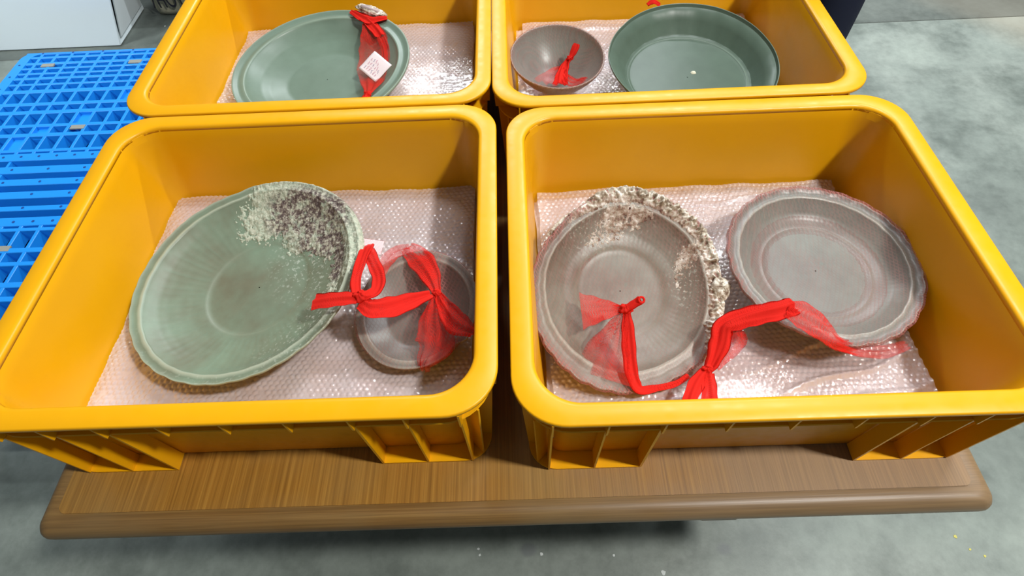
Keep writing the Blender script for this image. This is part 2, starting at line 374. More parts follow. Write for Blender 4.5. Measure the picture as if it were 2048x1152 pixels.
pad('bubble_wrap', -.0082, .472, 0, [(-.250, .252, -.214, .212, .037, 7, dict(res=.004)), (-.254, .254, -.214, .210, .046, 8, dict(res=.004)), (-.255, .252, -.215, .214, .055, 9, {})],
    'bubble wrap lining the back left crate under the plain green plate')
pad('bubble_wrap', .593, .457, 0, [(-.250, .252, -.214, .212, .037, 10, dict(res=.004)), (-.254, .250, -.214, .198, .046, 11, dict(res=.003)), (-.240, .250, -.215, .213, .055, 12, dict(crease=((-.2, .16, .05, .185, .005, .004),)))],
    'bubble wrap lining the back right crate under the bowl and green dish')

# ------------------------------------------------------------------ plates
def interp(tab, th):
    if not tab: return 1.0
    xs = [a for a, _ in tab]; ys = [b for _, b in tab]
    xs = [xs[-1]-360] + xs + [xs[0]+360]; ys = [ys[-1]] + ys + [ys[0]]
    return float(np.interp(th, xs, ys))
def resample(prof, step=.0025):
    out = []
    for (a, b), (c, d) in zip(prof[:-1], prof[1:]):
        n = max(1, int(math.hypot(c-a, d-b)/step))
        for k in range(n): out.append((a+(c-a)*k/n, b+(d-b)*k/n))
    out.append(prof[-1]); return out
def smoothp(pts, it=2):
    for _ in range(it):
        q = [pts[0]]
        for a, b in zip(pts[:-1], pts[1:]):
            q += [(a[0]*.75+b[0]*.25, a[1]*.75+b[1]*.25), (a[0]*.25+b[0]*.75, a[1]*.25+b[1]*.75)]
        q.append(pts[-1]); pts = q
    return pts
def plate_mesh(name, top, bottom, mat, nu=240, tab=None, R=1, lobes=0, lobe_a=0, flute=None, lines=(), wobble=0, frost=None, seed=0, extra=None):
    """top: profile centre -> rim (z 0 at rim plane); bottom: rim -> centre underneath"""
    pr = [p for p in top] + [p for p in bottom]
    nv = len(pr); v = []; FL = []; LI = []; FR = []
    nt = len(top)
    for i in range(nu):
        th = 2*PI*i/nu; k = interp(tab, (math.degrees(th)+180) % 360-180)
        lob = 1 + lobe_a*abs(math.sin(th*lobes/2))-lobe_a*.5 if lobes else 1
        for j, (r, z) in enumerate(pr):
            s = r/R; kk = 1+(k-1)*s*s*s; kk *= 1+(lob-1)*max(0, (s-.8)/.2) if s > .8 else 1
            zz = z; fl = 0
            if flute and flute[1] < r < flute[2]:
                e = min(1, (r-flute[1])/.012, (flute[2]-r)/.006)
                cc = math.cos(th*flute[0]); zz += -flute[3]*abs(cc)*e; fl = (max(0, 1-abs(cc)*3.0))*e*flute[4]
            if wobble: zz += wobble*s*s*(math.sin(2*th+seed)+.5*math.sin(3*th+seed*2)) + wobble*.3*noise.noise((r*40*math.cos(th), r*40*math.sin(th), seed))
            x, y = r*kk*math.cos(th), r*kk*math.sin(th)
            if extra: zz += extra(x, y, r, th)
            v.append((x, y, zz)); FL.append(fl)
            li = 0
            for (lr, lw, la) in lines: li = max(li, la*max(0, 1-abs(r-lr)/lw)) if j < nt else li
            if j >= nt-2 and j <= nt+1: li = max(li, .45)
            LI.append(li); FR.append(frost(x, y) if frost else 0)
    f = [q[::-1] for q in grid_faces(nu, nv, cu=True)]
    # top centre is first of profile with r ~ 0
    return mesh(name, v, f, mat, True, {'flute': FL, 'line': LI, 'frost': FR})
def under(R, t, depth, foot, fh=.006):
    return smoothp([(R+.0008, -.0025), (R*.985, -.0045), (R*.9, -.004-t), (foot*1.35, -depth-t*.4), (foot*1.08, -depth-t)], 1)[1:] + [(foot, -depth-t-fh), (foot*.93, -depth-t-fh), (foot*.9, -depth-t), (.001, -depth-t)]
def place(name, m, c, a, b, label, cat, group=None):
    o = obj(name, m, None, c)
    ex = Vector((math.cos(b), 0, -math.sin(b))); ey = Vector((0, math.cos(a), math.sin(a))); ey = (ey-ex*ex.dot(ey)).normalized(); ez = ex.cross(ey)
    o.matrix_world = Matrix(((ex.x, ey.x, ez.x, c[0]), (ex.y, ey.y, ez.y, c[1]), (ex.z, ey.z, ez.z, c[2]), (0, 0, 0, 1)))
    tag(o, label, cat, group); return o
GR = 'ceramic dishes in the crates'

# plate A : big celadon charger with crust
TA = smoothp([(.001, -.0395), (.060, -.0395), (.0765, -.0388), (.0800, -.0362), (.105, -.030), (.135, -.018), (.150, -.0065), (.1535, -.0042)], 1) + [(.1545, -.0022), (.1562, -.0020), (.161, -.0030), (.166, -.0015), (.1688, .0006), (.1696, .0004)]
TA = resample(TA, .0028)
def zA(r): return float(np.interp(r, [p[0] for p in TA], [p[1] for p in TA]))
def blob(x, y, cx, cy, rx, ry, a=0):
    c, s = math.cos(a), math.sin(a); dx, dy = x-cx, y-cy
    return 1 - math.hypot((dx*c+dy*s)/rx, (-dx*s+dy*c)/ry)
def frostA(x, y):
    th = math.degrees(math.atan2(y, x)); r = math.hypot(x, y)
    f = 1.4*max(0, 1-abs(th+30)/55)*(1 if r > .125 else max(0, (r-.09)/.035))
    return max(f*.85, .8*max(0, 1-abs(th+95)/75)*(1 if r > .156 else 0)*.4, .7*max(0, min(1, .5+2*blob(x, y, .10, .06, .085, .10))))
mA = plate_mesh('charger', TA, under(.1696, .006, .0395, .070), M['celadon'], 300, [(-125, 1.0), (-80, .995), (-31, 1.008), (3, .99), (20, .992), (42, 1.008), (60, 1.012), (80, .993), (97, 1.01), (108, .985), (136, 1.01), (168, .995)],
                .1696, 34, .007, (34, .082, .150, .0003, .5), ((.1556, .0019, 1.0), (.0785, .0014, .15)), .0012, frostA, 1.3)
PA = place('charger_plate', mA, (-.0617, -.0581, .1172), .0545, -.1349, 'large green glazed plate with dark crusty growth on its upper right rim', 'plate', GR)
def crust_mesh(name, zfun, R, fmask, height, mat, n=230, seed=0, dark=None, ext=.004, nscale=150):
    """irregular growth: height field over the plate where fmask > 0, closed down into the glaze"""
    G = np.linspace(-R-ext, R+ext, n); idx = -np.ones((n, n), int); v = []; D = []; H = np.zeros((n, n)); keep = np.zeros((n, n), bool)
    for i, x in enumerate(G):
        for j, y in enumerate(G):
            r = math.hypot(x, y)
            if r > R+ext: continue
            mk = fmask(x, y)
            if mk <= -.35: continue
            nn = noise.noise((x*nscale, y*nscale, seed)); n3 = noise.noise((x*nscale*2.7, y*nscale*2.7, seed+3)); n2 = noise.noise((x*38, y*38, seed+9))
            h = mk*1.1 + nn*.42 + n3*.35 + n2*.3
            H[i, j] = h
            if h > -.05: keep[i, j] = True
    for i in range(n):
        for j in range(n):
            if keep[max(0, i-1):i+2, max(0, j-1):j+2].any():
                x, y = G[i], G[j]; r = math.hypot(x, y)
                z = zfun(min(r, R)) - max(0, r-R)*1.3
                h = H[i, j] if keep[i, j] else -.4
                idx[i, j] = len(v); v.append((x, y, z + (height*min(1.2, .12+max(0, h)*.8) if h > 0 else -.0012))); D.append(dark(x, y) if dark else 0)
    f = []
    for i in range(n-1):
        for j in range(n-1):
            q = (idx[i, j], idx[i+1, j], idx[i+1, j+1], idx[i, j+1])
            if min(q) >= 0: f.append(q)
    return mesh(name, v, f, mat, True, {'dark': D})
def maskA(x, y):
    a = max(blob(x, y, .045, .128, .085, .055, -.25), blob(x, y, .01, .12, .07, .045, .1)*.6, blob(x, y, .105, .085, .06, .075, .6), blob(x, y, .148, .035, .032, .075, .15), blob(x, y, .075, .10, .07, .06, -.6), blob(x, y, .13, .0, .02, .06, -.1)*.5)
    return min(.62, a*1.7-.22)
def darkA(x, y):
    return max(0, min(1, 2.4*max(blob(x, y, .055, .112, .072, .045, -.2), blob(x, y, .100, .080, .060, .052, .6), blob(x, y, .122, .030, .024, .065, .1))+.1))
obj('crust', crust_mesh('crust', zA, .1696, maskA, .0042, M['crust'], 300, 2.0, darkA), PA)

# plate As : small plate, right end of crate A
TS = resample(smoothp([(.001, -.0215), (.045, -.0215), (.050, -.0205), (.064, -.012), (.0745, -.0045)], 1) + [(.0758, -.0025), (.0772, -.0022), (.082, -.0028), (.0862, -.0006), (.0870, -.0008)], .0025)
mS = plate_mesh('small_plate', TS, under(.087, .0045, .0215, .045, .004), M['grey_glaze'], 180, [(-160, 1.01), (-120, 1.02), (-78, 1.0), (-60, .985), (-48, .93), (-38, 1.03), (-20, 1.0), (60, 1.02), (110, 1.02)], .087, 0, 0, None, ((.0765, .0022, .9),), .0012, None, 4.0)
PS = place('small_plate', mS, (.1825, -.1150, .0975), .17, -.145, 'small grey plate under a red net tied at the right of the front left crate', 'plate', GR)

# plate BL : warped netted dish
BLt = [(-170.4, .131), (-150, .1406), (-132.1, .1459), (-116.2, .1498), (-101.2, .1497), (-84.3, .1468), (-64.5, .140), (-49.8, .1395), (-29.5, .1347), (-7, .1313), (10.3, .131), (24.8, .1378), (40.7, .1417), (56, .1415), (71, .1436), (85.8, .1436), (101, .1378), (117.6, .1247), (142, .1194), (158.8, .1232), (173.9, .1273)]
RB = .137
BLt = [(a, b/RB) for a, b in BLt]
TB = resample(smoothp([(.001, -.036), (.052, -.036), (.063, -.0345), (.067, -.0315), (.090, -.026), (.108, -.014), (.1145, -.005)], 1) + [(.1158, -.0028), (.1175, -.0026), (.126, -.0036), (.1345, -.0008), (.1362, .0004), (.137, .0002)], .0028)
def zB(r): return float(np.interp(r, [p[0] for p in TB], [p[1] for p in TB]))
def frostB(x, y): return max(0, min(1, 1.4*max(blob(x, y, -.02, .10, .11, .05, .35), blob(x, y, .10, .02, .04, .09, 0)*.8)))
mB = plate_mesh('warped_dish', TB, under(.137, .006, .036, .060), M['buff_glaze'], 300, BLt, RB, 32, .016, (36, .070, .110, .00015, .35), ((.1167, .0018, .8), (.065, .0018, .35)), .0015, frostB, 2.2)
PB = place('warped_dish', mB, (.473, -.100, .117), .30, .12, 'warped buff dish with cream crust on its rim, wrapped in red net', 'plate', GR)
def maskB(x, y):
    r = math.hypot(x, y); th = math.degrees(math.atan2(y, x)); k = interp(BLt, th); s = r/(RB*k)
    ang = max(0, min(1, (th+42)/18))*max(0, min(1, (122-th)/20))
    return (min(1, (s-.875)*14) if s < 1.0 else 1-(s-1)*60)*ang*1.1 - (1-ang)*.8 + .15*ang*noise.noise((x*60, y*60, 5)) - .3
def crust_ring(name, mask_ang, R, k_of, zfun, s0, s1, height, mat, seed):
    """rim growth laid out in polar strips so that it hugs the rim and rolls over it"""
    NU, NV = 520, 22; v = []; 
    a0, a1 = mask_ang
    for i in range(NU):
        th = math.radians(a0+(a1-a0)*i/(NU-1)); k = k_of(math.degrees(th)); e = min(1, i/60, (NU-1-i)/60)
        lo = s0 + .035*noise.noise((th*9, seed, 0)) + .02*noise.noise((th*31, seed, 4)) + (1-e)*(s1-s0)*.6
        hi = s1 + .018*noise.noise((th*14, seed, 9)) + .014*noise.noise((th*47, seed, 2)) - (1-e)*.01
        for j in range(NV):
            t = j/(NV-1); s = lo+(hi-lo)*t; r = s*R
            prof = math.sin(PI*min(1, t*1.0))**.5
            x, y = r*k*math.cos(th), r*k*math.sin(th)
            n = .55 + .9*abs(noise.noise((x*95, y*95, seed))) + .7*noise.noise((x*210, y*210, seed+2))
            z = zfun(min(r, R)) + height*e*prof*max(.08, n) - .001 - (max(0, s-1)*R)*.5*(t > .9)
            if t > .97: z -= .006
            v.append((x, y, z))
    return mesh(name, v, [q[::-1] for q in grid_faces(NU, NV)], mat, True)
obj('rim_crust', crust_ring('rim_crust', (-48, 128), RB, lambda d: interp(BLt, d), zB, .875, 1.045, .0090, M['cream'], 6.0), PB)
v = []; nu, nv = 30, 16
for i in range(nu):
    for j in range(nv):
        a_ = 2*PI*i/nu; b_ = PI*(j+.001)/(nv-1+.002); n_ = 1+.25*noise.noise((math.cos(a_)*2, math.sin(a_)*2, j*.3))
        v.append((.131+.013*n_*math.sin(b_)*math.cos(a_), -.004+.016*n_*math.sin(b_)*math.sin(a_), .002+.008*n_*math.cos(b_)))
obj('crust_nub', mesh('crust_nub', v, grid_faces(nu, nv, cu=True), M['cream']), PB)
def maskB2(x, y): return min(.35, 1.3*max(blob(x, y, -.03, .095, .10, .035, .35), blob(x, y, .10, .01, .028, .07, 0))) - .35
obj('speckled_crust', crust_mesh('speckled_crust', zB, .128, maskB2, .0022, M['cream'], 200, 8.0, None, 0, 230), PB)

# plate BR : barbed rim netted dish
TR = resample(smoothp([(.001, -.0280), (.060, -.0280), (.073, -.0277), (.0758, -.0262), (.0785, -.0272), (.095, -.022), (.1085, -.0095), (.1135, -.0035)], 1) + [(.1148, -.0018), (.1165, -.0020), (.122, -.0035), (.1285, -.0005), (.1297, .0004), (.1305, .0002)], .0026)
mR = plate_mesh('barbed_dish', TR, under(.1305, .006, .030, .060), M['grey_glaze'], 320, [(-151, 1.008), (-112, .975), (-96, 1.01), (-38, .99), (31, 1.02), (75, .995)], .1305, 26, .018, (40, .078, .112, .00010, .12), ((.1154, .0017, .9), (.0768, .0018, .30)), .0008, None, 3.1)
PR_ = place('barbed_dish', mR, (.7500, -.0718, .1150), .067, .041, 'grey dish with scalloped rim in red net, right side of the front right crate', 'plate', GR)

# plate C : plain wide flange
TC = resample(smoothp([(.001, -.036), (.075, -.036), (.085, -.034), (.120, -.024), (.143, -.010), (.1495, -.0042)], 1) + [(.151, -.0018), (.153, -.0018), (.162, -.0026), (.170, .0004), (.1728, .0018), (.1738, .0012)], .0028)
mC = plate_mesh('plain_plate', TC, under(.1738, .006, .036, .075), M['celadon_flat'], 240, None, .1738, 0, 0, None, ((.1518, .0026, .55),), .0006, None, .7)
PC = place('plain_plate', mC, (-.0435, .4549, .1120), .068, -.043, 'large smooth green plate with wide flat rim in the back left crate', 'plate', GR)

# dish D
TD = resample(smoothp([(.001, -.046), (.105, -.046), (.111, -.0455)], 1) + smoothp([(.1125, -.0435), (.114, -.0448), (.128, -.038), (.146, -.018), (.1535, -.004), (.1552, 0)], 2) + [(.1562, .0008), (.157, .0)], .0028)
def carve(x, y, r, th):   # faint carved petals on the wall
    e = max(0, min(1, (r-.117)/.006, (.150-r)/.006)); return -.0012*e*max(0, math.sin(th*20+math.sin(r*160)*.9))**.5 if e > 0 and r < .15 else 0
mD = plate_mesh('deep_dish', TD, under(.157, .006, .048, .085), M['celadon_deep'], 260, [(-160, 1.0), (20, .985), (64, 1.02), (98, 1.005), (141, .975), (176, 1.005)], .157, 0, 0, None, ((.1128, .0020, .55),), .0005, None, .2, carve)
PD = place('deep_dish', mD, (.6639, .4019, .1270), .1124, .0259, 'large deep green dish with a pale spot, in the back right crate', 'plate', GR)
rng = random.Random(4); v = []; f = []
for k in range(16):
    a = 2*PI*k/16; r = .0048+.0014*rng.random(); v.append((r*math.cos(a), r*.8*math.sin(a), -.0012))
for k in range(16):
    a = 2*PI*k/16; r = .0026+.001*rng.random(); v.append((r*math.cos(a), r*.8*math.sin(a), .0016))
v.append((0, 0, .0013)); f = [(k, (k+1) % 16, 16+(k+1) % 16, 16+k) for k in range(16)] + [(16+k, 16+(k+1) % 16, 32) for k in range(16)]
tag(obj('kiln_spur_mark', mesh('spur', v, f, m_plain('pale_bisque', (.62, .60, .46), .8)), PD, (.0135, .012, -.0452)), 'pale beige spot')

# bowl G
TG = resample(smoothp([(.001, -.058), (.018, -.057), (.040, -.048), (.064, -.028), (.079, -.010), (.0848, 0)], 2) + [(.0858, .0008), (.0866, 0)], .0026)
mG = plate_mesh('small_bowl', TG, smoothp([(.0868, -.001), (.0845, -.008), (.066, -.036), (.038, -.056), (.028, -.062)], 2)+[(.027, -.070), (.024, -.070), (.023, -.063), (.001, -.063)], M['grey_glaze'], 180, None, .0866, 60, .01, None, ((.0856, .0014, .7),), .0006, None, .2)
PG = place('small_bowl', mG, (.4117, .4098, .1375), .1233, .0299, 'small round grey bowl wrapped in red net, left of the green dish', 'bowl', GR)

# ------------------------------------------------------------------ red nets
def veil(parent_o, R, tab, zc, z_edge, drop, rin, name='stretched_net', sag=.0, knot=None, nu=96, mat='net_veil', depth_fn=None, dens=None, lobes=0, lobe_a=0):
    """net bag pulled taut over a dish: membrane above the rim and a skirt that closes beneath it"""
    v = []; D = []
    prof = [(s, 0) for s in (.02, .15, .3, .42, .54, .66, .76, .86, .93, .98)] + [(1.008, 1), (1.015, 2), (.97, 3), (.86, 4), (rin, 5)]
    for i in range(nu):
        th = 2*PI*i/nu; k = interp(tab, (math.degrees(th)+180) % 360-180)
        for s, c in prof:
            x, y = R*k*s*math.cos(th), R*k*s*math.sin(th)
            if c == 0:
                z = z_edge - sag*(1-s*s) + .0006*math.sin(th*7+s*9)
                if depth_fn: z = max(z, depth_fn(R*s)+.0015)
                if knot:
                    d = math.hypot(x-knot[0], y-knot[1]); z += knot[2]*math.exp(-(d/.018)**2)
            else:
                lk = 1+lobe_a*(abs(math.sin(th*lobes/2))-.5); x *= lk; y *= lk; z = (z_edge, -.001, -.010, -drop*.6, -drop)[c-1] if c < 6 else 0
            v.append((x, y, z)); D.append(dens(x, y, s) if dens else (1.0 if s < .95 else 1.9))
    return mesh(name, v, grid_faces(nu, len(prof), cu=True), M[mat], True, {'dens': D})
WS = 1.42
def band(name, pts, mat='net', thick=.0016, folds=2.0, amp=.0026, seed=0, parent=None, ns=15, up=(0, 0, 1), sub=7):
    """soft flattened tube of gathered net along a centre line; pts: (xyz, width, density, twist)"""
    P_ = []; n = len(pts)
    def cr(a, b, c, d, t): return .5*((2*b)+(-a+c)*t+(2*a-5*b+4*c-d)*t*t+(-a+3*b-3*c+d)*t*t*t)
    A = np.array([list(p[0])+[p[1], p[2], p[3] if len(p) > 3 else 0] for p in pts], float)
    A = np.vstack([2*A[0]-A[1], A, 2*A[-1]-A[-2]])
    for i in range(1, len(A)-2):
        for k in range(sub): P_.append(cr(A[i-1], A[i], A[i+1], A[i+2], k/sub))
    P_.append(A[-2]); P_ = np.array(P_); m = len(P_); v = []; D = []
    U = Vector(up)
    for i in range(m):
        c = Vector(P_[i][:3]); t = (Vector(P_[min(m-1, i+1)][:3])-Vector(P_[max(0, i-1)][:3])).normalized()
        s = t.cross(U); s = s.normalized() if s.length > 1e-4 else Vector((1, 0, 0)); nrm = s.cross(t).normalized()
        a = P_[i][5]; s2 = s*math.cos(a)+nrm*math.sin(a); n2 = nrm*math.cos(a)-s*math.sin(a)
        wd = max(.0008, P_[i][3]*WS); g = min(1.0, .02/wd)
        for side in (1, -1):
            for j in range(ns):
                q = -1+2*j/(ns-1); q *= side
                e = math.sqrt(max(0, 1-q*q))
                off = amp*(.4+.6*min(1, wd/.02))*(math.sin(q*folds*PI+seed+i*.12)+.5*math.sin(q*folds*2.3*PI+seed*2+i*.07))*e**.3
                off += side*(thick*.5+.12*max(0, .012-wd))*e
                ed = 1+.05*math.sin(i*.9+seed)*abs(q)
                v.append(tuple(c+s2*(q*wd/2*ed)+n2*off)); D.append(P_[i][4]*(.62 if mat != 'net' else 1.0))
    return obj(name, mesh(name, v, [x for x in grid_faces(m, 2*ns, cv=True)], M[mat], True, {'dens': D}), parent)
def knot(name, c, r, parent, seed=0, sq=(1, .8, .75)):
    v = []; D = []; nu, nv = 28, 16
    for i in range(nu):
        for j in range(nv):
            a = 2*PI*i/nu; b = PI*(j+.001)/(nv-1+.002)
            n = 1+.16*math.sin(a*3+b*4+seed)+.10*math.sin(a*7-b*5+seed*2)
            v.append((c[0]+r*n*sq[0]*math.sin(b)*math.cos(a), c[1]+r*n*sq[1]*math.sin(b)*math.sin(a), c[2]+r*n*sq[2]*math.cos(b))); D.append(2.0)
    return obj(name, mesh(name, v, grid_faces(nu, nv, cu=True), M['net'], True, {'dens': D}), parent)
def child_of(o, p):            # keep world placement
    o.parent = p; return o
def net_root(name, label): 
    r = empty(name, (0, 0, .12)); tag(r, label, 'net', 'red net bags around the dishes'); return r
def addveil(root, plate, m, name='stretched_net'):
    o = obj(name, m, root); o.matrix_world = plate.matrix_world.copy(); o.matrix_parent_inverse = Matrix.Identity(4)
    o.matrix_local = Matrix.Translation((0, 0, -.12)) @ plate.matrix_world
    return o
def B_(root, name, pts, **k):
    o = band(name, [((p[0][0], p[0][1], p[0][2]-.12),)+tuple(p[1:]) for p in pts], parent=root, **k); return o
def K_(root, c, r, **k): return knot('knot', (c[0], c[1], c[2]-.12), r, root, **k)

# net 1: small plate, crate A
N1 = net_root('red_net_bag', 'red net bag knotted over the small grey plate in the front left crate')
addveil(N1, PS, veil(PS, .088, [(-160, 1.01), (-60, .99), (-48, .96), (60, 1.01)], 0, .0012, .027, .5, dens=lambda x, y, s: 1.1+1.6*max(0, 1-abs(x-.035+y*.25)/.03)))
B_(N1, 'gathered_tail', [((0.0610, -0.1360, 0.1500), .018, 1.7), ((0.0810, -0.1380, 0.1560), .017, 1.7), ((0.1040, -0.1380, 0.1580), .015, 1.8), ((0.1200, -0.1390, 0.1580), .011, 2)], seed=1, folds=1.2, amp=.0014)
K_(N1, (0.1240, -0.1350, 0.1560), .0105, seed=1)
B_(N1, 'gathered_loop', [((0.1240, -0.1410, 0.1530), .014, 1.9), ((0.1380, -0.1480, 0.1480), .020, 1.7), ((0.1620, -0.1410, 0.1410), .024, 1.6), ((0.1850, -0.1270, 0.1330), .019, 1.7), ((0.2080, -0.1140, 0.1270), .010, 1.9)], seed=2, folds=1.1, amp=.0025)
B_(N1, 'gathered_loop', [((0.1170, -0.1320, 0.1560), .010, 1.8), ((0.1120, -0.1050, 0.1530), .010, 1.7), ((0.1130, -0.0670, 0.1470), .011, 1.6), ((0.1140, -0.0300, 0.1350), .014, 1.2)], seed=3, folds=1, amp=.0015)
B_(N1, 'gathered_loop', [((0.1280, -0.1350, 0.1560), .010, 1.8), ((0.1400, -0.1210, 0.1500), .012, 1.7), ((0.1400, -0.0970, 0.1460), .013, 1.6), ((0.1300, -0.0720, 0.1430), .013, 1.5), ((0.1160, -0.0420, 0.1380), .014, 1.2)], seed=4, folds=1, amp=.0015)
B_(N1, 'thin_fold', [((0.1340, -0.0890, 0.1300), .010, 1.0), ((0.1360, -0.0520, 0.1180), .016, .9), ((0.1480, -0.0270, 0.1120), .016, .9), ((0.1690, -0.0210, 0.1120), .014, 1.0)], mat='net_thin', seed=5)
B_(N1, 'thin_fold', [((0.1650, -0.0160, 0.1100), .016, 1.4), ((0.1840, -0.0400, 0.1140), .026, 1.8), ((0.2010, -0.0710, 0.1190), .022, 2.2), ((0.2140, -0.1070, 0.1240), .010, 3.2)], mat='net_thin', seed=6, folds=2, amp=.002)
K_(N1, (0.2150, -0.1100, 0.1240), .0062, seed=5)
B_(N1, 'thin_fold', [((0.2160, -0.1110, 0.1220), .008, 2.6), ((0.2290, -0.1340, 0.1190), .018, 2.1), ((0.2440, -0.1560, 0.1170), .024, 1.9), ((0.2660, -0.1700, 0.1170), .012, 2)], mat='net_thin', seed=7, folds=2)
B_(N1, 'thin_fold', [((0.2140, -0.1120, 0.1220), .008, 2), ((0.2140, -0.1460, 0.1130), .030, 1.1), ((0.2130, -0.1800, 0.1050), .036, .95), ((0.2000, -0.1970, 0.0940), .018, .9), ((0.1970, -0.2030, 0.0780), .010, .8)], mat='net_thin', seed=8, folds=3)
# white label wrapped in the net tail
lb = empty('paper_label', (0.1200, -0.0280, 0.1280), (.05, .12, -.12)); tag(lb, 'white folded paper label in pink net between the green plate and small plate', 'label')
v, f = boxes([(-.0165, .0135, -.013, .0115, -.0008, .0008)]); bevel(obj('paper', mesh('paper', v, f, M['paper'], False), lb), .0006)
v = []; 
for i in range(9):
    for j in range(7): v.append((-.017+.0315*i/8, -.0135+.0255*j/6, .0016+.0005*math.sin(i*2+j)))
obj('net_cover', mesh('net_cover', v, grid_faces(9, 7), M['net_thin'], True, {'dens': [.28]*63}), lb)

# net 2: warped dish, crate B
N2 = net_root('red_net_bag', 'red net bag knotted in the middle of the warped buff dish')
addveil(N2, PB, veil(PB, .138, BLt, 0, .003, .034, .5, dens=lambda x, y, s: .75 if s < .95 else 2.4, sag=.010, depth_fn=zB, lobes=32, lobe_a=.016))
K_(N2, (0.4630, -0.1500, 0.1280), .0085, seed=3)
B_(N2, 'tied_end', [((0.4630, -0.1510, 0.1300), .008, 2), ((0.4710, -0.1490, 0.1360), .0085, 2), ((0.4800, -0.1470, 0.1430), .009, 2)], seed=2, folds=.8, amp=.0006, thick=.006)
v = []
for i in range(20):
    for j in range(8):
        a = 2*PI*i/20; b = 2*PI*j/8; v.append(((.0036+.0016*math.cos(b))*math.cos(a), (.0036+.0016*math.cos(b))*math.sin(a), .0016*math.sin(b)))
c = (0.4810, -0.1480, 0.1450); obj('end_loop', mesh('end_loop', v, grid_faces(20, 8, True, True), M['net'], True, {'dens': [2]*160}), N2, (c[0], c[1], c[2]-.12), (.5, .2, 0))
B_(N2, 'net_fan', [((0.4600, -0.1490, 0.1260), .007, 3.0), ((0.4450, -0.1470, 0.1240), .018, 1.9), ((0.4250, -0.1460, 0.1230), .030, 1.35), ((0.4060, -0.1460, 0.1220), .041, .9)], mat='net_thin', seed=1, folds=4, amp=.0018)
B_(N2, 'net_fan', [((0.4610, -0.1520, 0.1250), .007, 2.2), ((0.4530, -0.1660, 0.1150), .019, 1.5), ((0.4390, -0.1920, 0.0980), .040, 1.0), ((0.4260, -0.2230, 0.0820), .058, .8)], mat='net_thin', seed=2, folds=4, amp=.002, up=(0, .3, 1))
B_(N2, 'gathered_tail', [((0.4640, -0.1530, 0.1260), .007, 2.0), ((0.4640, -0.1740, 0.1160), .012, 1.6), ((0.4640, -0.1990, 0.1020), .013, 1.6), ((0.4660, -0.2240, 0.0880), .012, 1.7), ((0.4750, -0.2400, 0.0780), .010, 1.7), ((0.4950, -0.2380, 0.0760), .007, 1.7), ((0.5210, -0.2330, 0.0760), .006, 1.5), ((0.5400, -0.2230, 0.0780), .005, 1.3)], seed=3, folds=1.2, amp=.0012)
# net 3: scalloped dish, crate B
N3 = net_root('red_net_bag', 'red net bag over the grey scalloped dish with a twisted tail between dishes')
addveil(N3, PR_, veil(PR_, .1315, [(-151, 1.008), (-112, .975), (-96, 1.01), (-38, .99), (31, 1.02), (75, .995)], 0, .0022, .028, .5, sag=.012, lobes=26, lobe_a=.018, dens=lambda x, y, s: .75 if s < .95 else 2.2))
B_(N3, 'gathered_tail', [((0.6740, -0.1600, 0.1370), .018, 1.4), ((0.6540, -0.1650, 0.1360), .020, 1.8), ((0.6310, -0.1660, 0.1300), .021, 1.7), ((0.6070, -0.1680, 0.1230), .021, 1.6), ((0.5870, -0.1740, 0.1170), .018, 1.8), ((0.5800, -0.1920, 0.1070), .019, 1.8), ((0.5690, -0.2130, 0.0960), .013, 2), ((0.5610, -0.2230, 0.0900), .009, 2)], seed=6, folds=1.4, amp=.0028)
B_(N3, 'thin_fold', [((0.5920, -0.1750, 0.1140), .010, 1.6), ((0.6010, -0.1850, 0.1050), .022, 1.5), ((0.5890, -0.2000, 0.0940), .016, 1.5), ((0.5730, -0.2170, 0.0860), .008, 1.8)], mat='net_thin', seed=2)
K_(N3, (0.5620, -0.2210, 0.0910), .0070, seed=6)
B_(N3, 'gathered_tail', [((0.5600, -0.2230, 0.0900), .010, 2), ((0.5460, -0.2380, 0.0880), .014, 1.8), ((0.5310, -0.2620, 0.0900), .012, 1.7), ((0.5240, -0.2830, 0.0860), .010, 1.6)], seed=7, folds=1, amp=.0018)
B_(N3, 'gathered_tail', [((0.5620, -0.2260, 0.0900), .010, 2), ((0.5600, -0.2420, 0.0880), .013, 1.7), ((0.5550, -0.2660, 0.0900), .014, 1.5), ((0.5530, -0.2840, 0.0860), .012, 1.4)], seed=8, folds=1, amp=.0018)
B_(N3, 'net_fan', [((0.6630, -0.1650, 0.1380), .020, 2.2), ((0.6800, -0.1740, 0.1360), .030, 1.5), ((0.6990, -0.1890, 0.1300), .026, 1.4), ((0.7210, -0.2040, 0.1170), .018, 1.6), ((0.7570, -0.2050, 0.0980), .016, 1.3), ((0.7960, -0.2010, 0.0840), .014, .9), ((0.8330, -0.1890, 0.0780), .009, .6)], mat='net_thin', seed=9, folds=3, amp=.0022)
# net 4: bowl, crate D
N4 = net_root('red_net_bag', 'red net bag around the small bowl, its knot standing up inside')
def zG(r): return float(np.interp(r, [p[0] for p in TG], [p[1] for p in TG]))
addveil(N4, PG, veil(PG, .0872, None, 0, .001, .060, .3, sag=.046, depth_fn=zG, dens=lambda x, y, s: .9 if s < .95 else 1.6))
B_(N4, 'gathered_tail', [((0.4150, 0.3640, 0.1080), .020, 1.3), ((0.4200, 0.3920, 0.1080), .016, 1.6), ((0.4270, 0.4140, 0.1120), .012, 1.9), ((0.4350, 0.4240, 0.1200), .007, 2)], seed=2, folds=1.6, amp=.002)
K_(N4, (0.4370, 0.4240, 0.1220), .0060, seed=2)
B_(N4, 'tied_end', [((0.4390, 0.4240, 0.1240), .007, 2), ((0.4450, 0.4300, 0.1340), .011, 2), ((0.4500, 0.4370, 0.1420), .009, 2)], seed=4, folds=.8, amp=.001, thick=.005)
